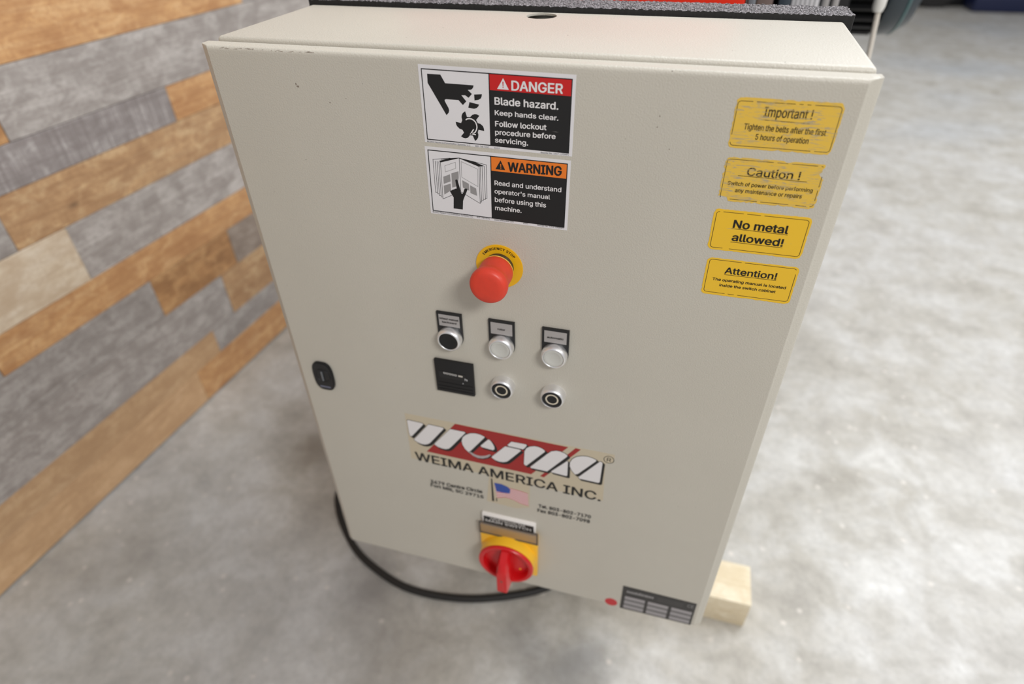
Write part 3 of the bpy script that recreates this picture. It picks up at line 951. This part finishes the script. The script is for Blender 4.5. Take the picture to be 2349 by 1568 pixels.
# push buttons
def button(name, cx, cz, label, plate_top=None, texts=(), cap=None, ring=False):
    e = empty(name, (0, 0, 0), label, None, cab)
    if plate_top:
        pts = [(cx - .0155, plate_top), (cx - .0155, cz)] + [(cx + .0155 * cos(a), cz + .0155 * sin(a)) for a in [radians(180 + 180 * k / 16) for k in range(1, 16)]] + [(cx + .0155, cz), (cx + .0155, plate_top)]
        bm = bmesh.new()
        bm_prism(bm, pts[::-1], 0, -0.0024)
        from_bm('legend_plate', bm, M_blackpl, e)
        lz0, lz1 = plate_top - .0192, plate_top - .0032
        box('legend_insert', cx - .0128, cx + .0128, -0.0027, -0.0020, lz0, lz1, M_label, e)
        rows_ = []
        for s, w, zz, h in texts:
            rows_.append([s, (cx - w / 2) * 1000, (lz0 + zz) * 1000, (cx + w / 2) * 1000, (lz0 + zz) * 1000, h * 1000])
        lettering('lettering', rows_, -0.00285, nmat('grey_engraving', srgb(50, 45, 42), .6), e, 0.06)
    if ring:
        prof = [(0.0148, 0), (0.0150, -0.003), (0.0149, -0.0068), (0.0143, -0.0100), (0.0133, -0.0121), (0.0124, -0.0124), (0.0121, -0.0118), (0.0121, -0.0095)]
    else:
        prof = [(0.0148, 0), (0.0150, -0.003), (0.0152, -0.0060), (0.0148, -0.0088), (0.0138, -0.0110), (0.0126, -0.0120), (0.0118, -0.0118), (0.0116, -0.0108), (0.0116, -0.0085)]
    lathe('chrome_bezel', cx, cz, prof, M_chrome, e, 56, angle=80)
    if ring:
        lathe('push_cap', cx, cz, [(0.0121, -0.0095), (0.0119, -0.0112), (0.0060, -0.0112), (0, -0.0112)], M_matblack, e)
        bm = bmesh.new()
        bm_lathe(bm, cx, cz, [(0.0080, -0.01125), (0.0062, -0.01125)], 40)
        from_bm('white_circle', bm, nmat('cream_ring_print', srgb(214, 204, 184), .5), e)
    else:
        lathe('push_cap', cx, cz, [(0.0116, -0.0085), (0.0114, -0.0112), (0.0108, -0.0115), (0.0080, -0.0105), (0.0040, -0.0100), (0, -0.0098)], cap, e, angle=60)
    return e


BX = (0.2315, 0.2950, 0.3580)
button('push_button', BX[0], 0.4980, 'black push button with a two-line legend, in a chrome ring', 0.533, (('infeed manual', .0236, .0094, .0026), ('backward', .0178, .0046, .0026)), M_matblack)
button('push_button', BX[1], 0.4980, 'milky white push button with the rotor legend above it', 0.533, (('rotor', .0092, .0064, .0027),), M_lens)
button('push_button', BX[2], 0.4980, 'milky white push button with the automatic legend above it', 0.533, (('automatic', .0190, .0060, .0027),), M_lens)
button('stop_button', BX[1], 0.4350, 'black button with a pale circle, below the rotor button', ring=True)
button('stop_button', BX[2], 0.4350, 'black button with a pale circle, below the automatic button', ring=True)

# hour counter
hc = empty('hour_counter', (0, 0, 0), 'square black hour counter with a row of small digits', None, cab)
box('counter_housing', .2062, .2574, -.0045, 0, .4094, .4612, M_matblack, hc, bev=.0012)
prism('counter_window', [rrect(.2115, .2470, .4335, .4440, .0006)], -.0045, -.0048, M_blackpl, hc)
flat('digit_drum', [[(.2375, .4395), (.2432, .4392), (.2432, .4418), (.2375, .4420)]], -.00495, nmat('pale_drum', srgb(196, 190, 182), .5), hc)
lettering('digits', [['00000', 217.8, 440.4, 235.6, 439.4, 3.0]], -.00495, nmat('dim_digits', srgb(205, 203, 200), .5), hc, 0.06)
lettering('unit_mark', [['h', 245.6, 434.4, 249.0, 434.2, 3.8]], -.0047, nmat('dim_white', srgb(214, 214, 216), .5), hc, 0.05)
prism('indicator', [ring_poly(.2430, .4290, .0009, 16)], -.0045, -.0049, nmat('dim_white_dot', srgb(150, 150, 152), .5), hc)
prism('housing_rib', [[(.209, z), (.2555, z), (.2555, z - .0004), (.209, z - .0004)] for z in (.4255, .4195, .4145)], -.0045, -.0049, M_matblack, hc)

# door lock
lk = empty('door_lock', (0, 0, 0), 'black oval quarter-turn lock', None, cab)
LX, LZ = .0382, .3945
bm = bmesh.new()
bm_prism(bm, [(LX + (.0150) * math.copysign(abs(cos(a)) ** .6, cos(a)), LZ + .0242 * math.copysign(abs(sin(a)) ** .72, sin(a))) for a in [2 * pi * k / 48 for k in range(48)]], 0, -.0030)
bm_prism(bm, [(LX + (.0140) * math.copysign(abs(cos(a)) ** .6, cos(a)), LZ + .0232 * math.copysign(abs(sin(a)) ** .72, sin(a))) for a in [2 * pi * k / 48 for k in range(48)]], -.0030, -.0038)
from_bm('lock_housing', bm, M_blackpl, lk)
lathe('lock_cylinder', LX, LZ + .002, [(.0115, -.0038), (.0112, -.0046), (.0098, -.0046), (.0095, -.0040), (0, -.0040)], M_blackpl, lk)
bm = bmesh.new()
bm_box(bm, LX - .0012, LX + .0012, -.0056, -.0040, LZ - .006, LZ + .010, .0004)
from_bm('key_bar', bm, M_steel, lk)
prism('lock_bar', [[(LX - .0075, LZ - .0192), (LX + .0075, LZ - .0192), (LX + .0082, LZ - .0165), (LX - .0082, LZ - .0165)]], -.0038, -.0040, nmat('bluish_grey_bar', srgb(104, 106, 124), .4), lk)  # thin bluish grey bar low on the lock housing

# maker's logo sticker
lg = tag(prism('logo_sticker', [mm(DATA['sheet'])], 0, E1, M_beige, cab), 'yellowed maker sticker with slanted white letters on a red field')
flat('red_field', [mm(p) for p in DATA['logo_red']], E2, M_logored, lg)
ox, oz = DATA['logo_off']
sh = []


def grow(p, g):
    cx = sum(q[0] for q in p) / len(p)
    cz = sum(q[1] for q in p) / len(p)
    out = []
    for x, z in p:
        d = Vector((x - cx, z - cz))
        L = d.length
        out.append((x + d.x / L * g, z + d.y / L * g))
    return out


bm = bmesh.new()
for k, p in enumerate(DATA['logo_white']):
    off = 1.0 if k not in (5,) else 0.45
    for s_ in (0.0, 0.35, 0.7, 1.0):
        q = [(x + ox * s_ * off * .85, z + oz * s_ * off * .85) for x, z in grow(p, 0.9)]
        bm_prism(bm, mm(q), E2 - .00003 - .00001 * s_, E2 - .00003 - .00001 * s_)
q = [(x + ox * .4, z + oz * .4) for x, z in grow(DATA['logo_arc'], .3)]
bm_prism(bm, mm(q), E2 - .00003, E2 - .00003)
from_bm('letter_shadow', bm, M_black, lg)
flat('logo_letters', [mm(p) for p in DATA['logo_white']], E3 - .00002, M_lett, lg)
flat('thin_arc', [mm(DATA['logo_arc'])], E3 - .00001, nmat('pale_grey_print', srgb(176, 168, 168), .4), lg)
rc = DATA['logo_R'][0]
bm = bmesh.new()
bm_lathe(bm, rc[0] / 1000, rc[1] / 1000, [(.0068, E2), (.0060, E2)], 32)
from_bm('registered_mark', bm, M_black, lg)
lettering('registered_letter', [['R', rc[0] - 2.6, rc[1] - 3.6, rc[0] + 2.8, rc[1] - 3.6, 7.0]], E2, M_black, lg, 0.0)
lettering('company_lettering', TX['logo_t'], E2, M_black, lg, 0.035)
tag(lettering('address_lettering', TX['logo_s'], E2, M_black, lg, 0.05), kind='stuff')
flat('flag_pole', [mm(p) for p in DATA['flag_pole']], E3, M_black, lg)
ft, fb = DATA['flag_top'], DATA['flag_bot']
for col_, par in ((M_pink, 0), (M_pinkw, 1)):
    polys = []
    for k in range(13):
        if k % 2 != par:
            continue
        u0, u1 = k / 13, (k + 1) / 13
        top = [tuple(Vector(a_).lerp(Vector(b_), u0)) for a_, b_ in zip(ft, fb)]
        bot = [tuple(Vector(a_).lerp(Vector(b_), u1)) for a_, b_ in zip(ft, fb)]
        polys.append(mm(top + bot[::-1]))
    flat('flag_stripe', polys, E2, col_, lg)
flat('flag_canton', [mm(DATA['canton'])], E3, M_blue, lg)

# main switch
SX, SZ = 0.2965, 0.0865
ms = empty('main_switch', (0, 0, 0), 'red rotary main switch on a square yellow housing', None, cab)
box('yellow_housing', SX - .0455, SX + .0455, -.0070, 0, SZ - .0445, SZ + .0600, M_yellowpl, ms, bev=.0015)
lathe('yellow_drum', SX, SZ, [(.0445, -.0065), (.0442, -.0150), (.0432, -.0232), (.0400, -.0232), (.0400, -.0120)], M_yellowpl, ms, 64)
lathe('red_dial', SX, SZ, [(.0425, -.0225), (.0436, -.0235), (.0438, -.0262), (.0425, -.0280), (.0385, -.0282), (.0365, -.0272), (.0352, -.0225), (.0340, -.0180), (0, -.0180)], M_red2, ms, 64, angle=50)
bm = bmesh.new()
# handle: tapered grip pointing down
secs = [(-.0180, .0105, -.039, .0365), (-.0300, .0098, -.040, .034), (-.0440, .0088, -.0405, .024), (-.0500, .0078, -.0400, .012)]
R0 = []
for y, w, za, zb in secs:
    R0.append([bm.verts.new((SX + a_, y, SZ + b_)) for a_, b_ in ((-w, za), (w, za), (w, zb * .6), (w * .55, zb), (-w * .55, zb), (-w, zb * .6))])
for A_, B_ in zip(R0, R0[1:]):
    for k in range(6):
        bm.faces.new((A_[k], A_[(k + 1) % 6], B_[(k + 1) % 6], B_[k]))
bm.faces.new(R0[-1])
bmesh.ops.bevel(bm, geom=[e for e in bm.edges if not e.is_boundary], offset=.0008, segments=2, affect='EDGES')
from_bm('grip', bm, M_red2, ms, True, 40)
lathe('grip_screw', SX, SZ - .010, [(.0022, -.0499), (.0022, -.0503), (0, -.0504)], nmat('dull_metal', srgb(150, 90, 80), .5, .3), ms, 20)
prism('yellow_mark', [ring_poly(SX + .021, SZ - .016, .0018, 16)], -.018, -.0184, M_yellowpl, ms)
box('label_plate', SX - .0415, SX + .0415, -.0050, 0, SZ + .0620, SZ + .0870, nmat('white_label_holder', srgb(236, 232, 228), .4), ms, bev=.0008)
prism('black_label', [[(SX - .0390, SZ + .0625), (SX + .0390, SZ + .0625), (SX + .0390, SZ + .0818), (SX - .0390, SZ + .0818)]], -.0050, -.0053, M_black, ms)
lettering('lettering', [['MAIN SWITCH', 1000 * SX - 36, 1000 * SZ + 69.6, 1000 * SX + 35, 1000 * SZ + 69.6, 5.6], ['HAUPTSCHALTER', 1000 * SX - 28, 1000 * SZ + 76.9, 1000 * SX + 26, 1000 * SZ + 76.9, 4.0]], -.00545, nmat('soft_white_engraving', srgb(216, 212, 208), .5), ms, 0.05)
box('smoked_cover', SX - .0452, SX + .0452, -.0078, -.0056, SZ + .0430, SZ + .0680, M_smoke, ms, bev=.0006)
cvr = [(SX - .0455, SZ + .0425), (SX + .0455, SZ + .0425), (SX + .0455, SZ + .0685), (SX - .0455, SZ + .0685)]
prism('cover_frame', stroke(cvr, .0016, True), -.0070, -.0084, nmat('dark_grey_frame', srgb(72, 68, 64), .5), ms)

# red dot and nameplate
tag(prism('red_dot_sticker', [ring_poly(.4622, .0105, .0098, 40)], 0, E1, nmat('red_dot_film', srgb(196, 36, 44), .4), cab), 'small round red sticker at the foot of the door')
npq = mm([(476.8, 64.2), (586.6, 62.8), (586.6, 1.8), (476.9, 0.8)])
npl = tag(prism('nameplate', [npq], 0, -.0006, nmat('anodised_black_plate', srgb(44, 42, 42), .4), cab), 'black and silver rating plate in the lower corner of the door')
silver = nmat('brushed_silver_field', srgb(158, 154, 156), .45)
cells = []
for x0, x1 in ((482.0, 512.8), (517.4, 548.2), (553.0, 583.6)):
    for k in range(3):
        z1 = 38.2 - k * 12.6
        cells.append(mm([(x0, z1), (x1, z1), (x1, z1 - 7.6), (x0, z1 - 7.6)]))
flat('silver_field', cells, -.0007, silver, npl)
cells = []
for x0, x1 in ((482.0, 512.8), (517.4, 548.2), (553.0, 583.6)):
    for k in range(3):
        z1 = 30.2 - k * 12.6
        cells.append(mm([(x0, z1), (x1, z1), (x1, max(2.4, z1 - 4.2)), (x0, max(2.4, z1 - 4.2))]))
flat('grey_field', cells, -.0007, nmat('grey_rule_field', srgb(112, 110, 110), .5), npl)
rs = random.Random(9)
bars = []
x = 483.0
while x < 523:
    w = rs.uniform(1.6, 3.0)
    h = rs.uniform(5.2, 7.2)
    bars.append(mm([(x, 48.6), (x + w, 48.6), (x + w + .8, 48.6 + h), (x + .8, 48.6 + h)]))
    x += w + rs.uniform(.5, 1.0)
flat('worn_print', bars, -.0007, M_greyprint, npl)
flat('header_rule', [mm([(530, z), (568, z), (568, z + 1.3), (530, z + 1.3)]) for z in (46, 50, 54)], -.0007, nmat('dim_rule', srgb(84, 82, 82), .5), npl)
lettering('conformity_mark', [['CE', 574.5, 49.2, 583.5, 49.2, 8.0]], -.0007, M_greyprint, npl, 0.0)

# small paint chips and rub marks on the door
bm = bmesh.new()
for x, z, w, h in ((.0965, .7742, .0016, .0010), (.0950, .7765, .0008, .0012), (.1283, .7612, .0006, .0008), (.1465, .7661, .0005, .0004), (.4395, .7605, .0006, .0006), (.4405, .770, .0004, .0009), (.452, .7425, .0005, .0006)):
    bm_prism(bm, [(x + w * rs.uniform(.6, 1.2) * cos(a), z + h * rs.uniform(.6, 1.2) * sin(a)) for a in [2 * pi * k / 9 for k in range(9)]], -.00008, -.00008)
tag(from_bm('paint_chip', bm, M_scuff, cab), 'tiny dark chips in the grey paint', kind='stuff')

# ------------------------------------------------------------------ behind the cabinet
bm = bmesh.new()
FX0, FX1, FY0, FY1, FZ = -0.0040, 0.6075, 0.2065, 0.2585, 0.8160
rs = random.Random(11)
nxf, nyf = 300, 26
top = [[bm.verts.new((FX0 + (FX1 - FX0) * i / nxf + rs.uniform(-.0005, .0005), FY0 + (FY1 - FY0) * j / nyf + (rs.uniform(-.0005, .0005) if j else rs.uniform(-.00012, .00012)), FZ + rs.uniform(-.0009, .0005))) for j in range(nyf + 1)] for i in range(nxf + 1)]
for i in range(nxf):
    for j in range(nyf):
        f = bm.faces.new((top[i][j], top[i + 1][j], top[i + 1][j + 1], top[i][j + 1]))
edge = [top[i][0] for i in range(nxf + 1)] + [top[-1][j] for j in range(1, nyf + 1)] + [top[i][-1] for i in range(nxf - 1, -1, -1)] + [top[0][j] for j in range(nyf - 1, 0, -1)]
low = [bm.verts.new((v.co.x, v.co.y, 0.10)) for v in edge]
for i in range(len(edge)):
    f = bm.faces.new((edge[i], edge[(i + 1) % len(edge)], low[(i + 1) % len(edge)], low[i]))
    f.material_index = 1
f = bm.faces.new(low)
f.material_index = 1
fo = from_bm('foam_strip', bm, [M_foam, M_foamside])
tag(fo, 'thick black crumb foam slab pressed against the back of the grey cabinet', 'foam')

mc = empty('shredder', (0.25, 0.7, FL), 'red enamelled industrial machine standing behind the grey cabinet', 'machine')


M_hop = nmat('pale_grey_hopper_enamel', srgb(190, 188, 182), .45)


def mpart(name, *a, **k):
    o = box(name, *a, **k)
    o.parent = mc
    o.matrix_parent_inverse = Matrix.Translation((-0.25, -0.7, -FL))
    return o


mpart('base_frame', 0.03, 0.50, 0.262, 1.15, -0.331, -0.22, M_hop, bev=.004)
mpart('front_column', 0.06, 0.46, 0.2590, 0.36, -0.22, 0.74, M_hop, bev=.004)
mpart('machine_housing', 0.0, 0.510, 0.46, 1.15, -0.22, 0.80, M_hop, bev=.006)
mpart('hopper', 0.01, 0.508, 0.477, 1.13, 0.80, 1.00, M_hop, bev=.006)
mpart('hopper_panel', 0.0, 0.513, 0.45, 0.475, 0.60, 0.98, M_machred, bev=.003)
mpart('corner_angle', 0.517, 0.5265, 0.452, 0.51, -0.20, 0.96, M_steel, bev=.001)
mpart('gearbox', 0.53, 0.66, 0.72, 1.42, 0.30, 0.93, M_dark, bev=.01)
mpart('brown_guard', 0.535, 0.558, 0.56, 0.70, 0.58, 0.93, M_brown, bev=.003)
mpart('grey_bracket', 0.566, 0.582, 0.56, 0.70, 0.58, 0.93, M_slate, bev=.002)
lp = mpart('terminal_box', 0.594, 0.636, 0.66, 0.70, 0.56, 0.93, nmat('pale_grey_enamel', srgb(206, 204, 206), .45), bev=.003)
for k in range(5):
    mpart('terminal_box_seam', 0.601 + k * .007, 0.6016 + k * .007, 0.6588, 0.6601, 0.58, 0.92, M_greyprint)
for k in range(2):
    mpart('conduit', 0.642 + k * .014, 0.651 + k * .014, 0.66, 0.672, 0.55, 0.95, M_label, bev=.003)

# electric motor flanged to the gearbox, horizontal axis
mt = empty('electric_motor', (0.78, 1.25, 0.62), 'black finned electric motor with a slate end bell, flanged to the red machine', 'motor')


def mp2(o):
    o.parent = mt
    o.matrix_parent_inverse = Matrix.Translation((-0.78, -1.25, -0.62))
    return o


MY, MZ, MR = 1.28, 0.745, 0.118
mp2(lathe('motor_barrel', 0, MZ, [(0, .664), (MR, .664), (MR, .855), (0, .855)], M_dark, axis='x', cy=MY))
for k in range(30):
    a = 2 * pi * k / 30
    bm = bmesh.new()
    bm_box(bm, .676, .848, -0.0022, 0.0022, MR - .004, MR + .022)
    bmesh.ops.rotate(bm, verts=bm.verts, cent=(0, 0, 0), matrix=Matrix.Rotation(a, 3, 'X'))
    bmesh.ops.translate(bm, verts=bm.verts, vec=(0, MY, MZ))
    mp2(from_bm('cooling_fin', bm, M_dark))
mp2(lathe('end_bell', 0, MZ, [(0, .848), (MR + .018, .848), (MR + .022, .857), (MR + .018, .890), (MR + .002, .915), (.07, .932), (0, .935)], M_slate, axis='x', cy=MY))
mp2(lathe('bell_rim', 0, MZ, [(MR + .0185, .886), (MR + .0205, .889), (MR + .0165, .894)], M_teal, axis='x', cy=MY))
for a in (230, 262, 295):
    o = lathe('bell_bolt', 0, MZ + (MR + .014) * sin(radians(a)), [(0, .840), (.009, .840), (.009, .848), (0, .848)], M_label, axis='x', cy=MY + (MR + .014) * cos(radians(a)), n=6)
    mp2(o)
mp2(box('mounting_foot', .664, .76, 1.10, 1.30, 0.66, 0.80, M_dark, bev=.004))

# white cable dropping beside the machine
wc = empty('sensor_cable', (0.76, 0.82, FL), 'off-white cable with a pale gland hanging beside the motor', 'cable')


def mp3(o):
    o.parent = wc
    o.matrix_parent_inverse = Matrix.Translation((-0.76, -0.82, -FL))
    return o


mp3(tube('cable_run', [(0.672, 0.86, 0.86), (0.69, 0.83, 0.93), (0.730, 0.80, 0.92), (0.7505, 0.80, 0.80), (0.7545, 0.80, 0.74), (0.7590, 0.80, 0.69), (0.7640, 0.80, 0.64), (0.766, 0.80, 0.56), (0.764, 0.805, 0.30), (0.766, 0.80, 0.0), (0.765, 0.81, FL + .03), (0.72, 0.86, FL + .005), (0.62, 0.95, FL + .005)], 0.0045, M_cream))
mp3(lathe('cable_gland', .7540, 0, [(0, .728), (.0080, .728), (.0105, .736), (.0105, .752), (.0095, .760), (0, .760)], nmat('white_gland', srgb(224, 222, 216), .4), axis='z', cy=.80, n=12))

# timber block under the machine
tb = box('timber_block', 0, .340, 0, .098, 0, .0885, W_pine, None, bev=.0015)
tb.location = (.415, .2685, FL)
tag(tb, 'pale sawn timber block on the concrete under the machine', 'wood block')
tb2 = box('timber_block', 0, .455, 0, .098, 0, .0885, W_pine, None, bev=.0015)
tb2.location = (.050, 1.0, FL)
tag(tb2, 'pale sawn timber block under the rear of the machine', 'wood block')

# black power cable lying on the floor
pts = [(0.36, 0.75, FL + .009), (0.39, 0.45, FL + .009), (0.375, 0.33, FL + .009), (0.335, 0.262, FL + .009), (0.287, 0.222, FL + .009), (0.183, 0.176, FL + .009), (0.114, 0.158, FL + .009), (0.041, 0.149, FL + .009), (-0.027, 0.152, FL + .009), (-0.095, 0.173, FL + .009), (-0.166, 0.204, FL + .009), (-0.222, 0.248, FL + .009), (-0.281, 0.309, FL + .009), (-0.318, 0.375, FL + .009), (-0.29, 0.50, FL + .009), (-0.16, 0.62, FL + .009), (0.10, 0.70, FL + .009)]
cb = tube('power_cable', pts, 0.0088, M_rubber)
tag(cb, 'thick black power cable looping over the concrete floor below the cabinet', 'cable')

# far dark machine on a blue skid
fm = empty('parked_machine', (4.4, 9.3, FL), 'dark machine on a navy skid far away across the floor', 'machine')


def mp4(o):
    o.parent = fm
    o.matrix_parent_inverse = Matrix.Translation((-4.4, -9.3, -FL))
    return o


mp4(box('blue_skid', 3.35, 5.9, 8.35, 9.9, FL, FL + .30, M_navy, bev=.02))
mp4(box('black_body', 3.2, 5.8, 8.7, 9.8, FL + .30, FL + 1.5, M_dark, bev=.05))
mp4(box('low_ramp', 2.35, 3.35, 8.7, 9.6, FL, FL + .16, M_dark, bev=.03))
mp4(lathe('wheel', 3.0, FL + .22, [(0, 8.55), (.22, 8.55), (.22, 8.68), (0, 8.68)], M_rubber))
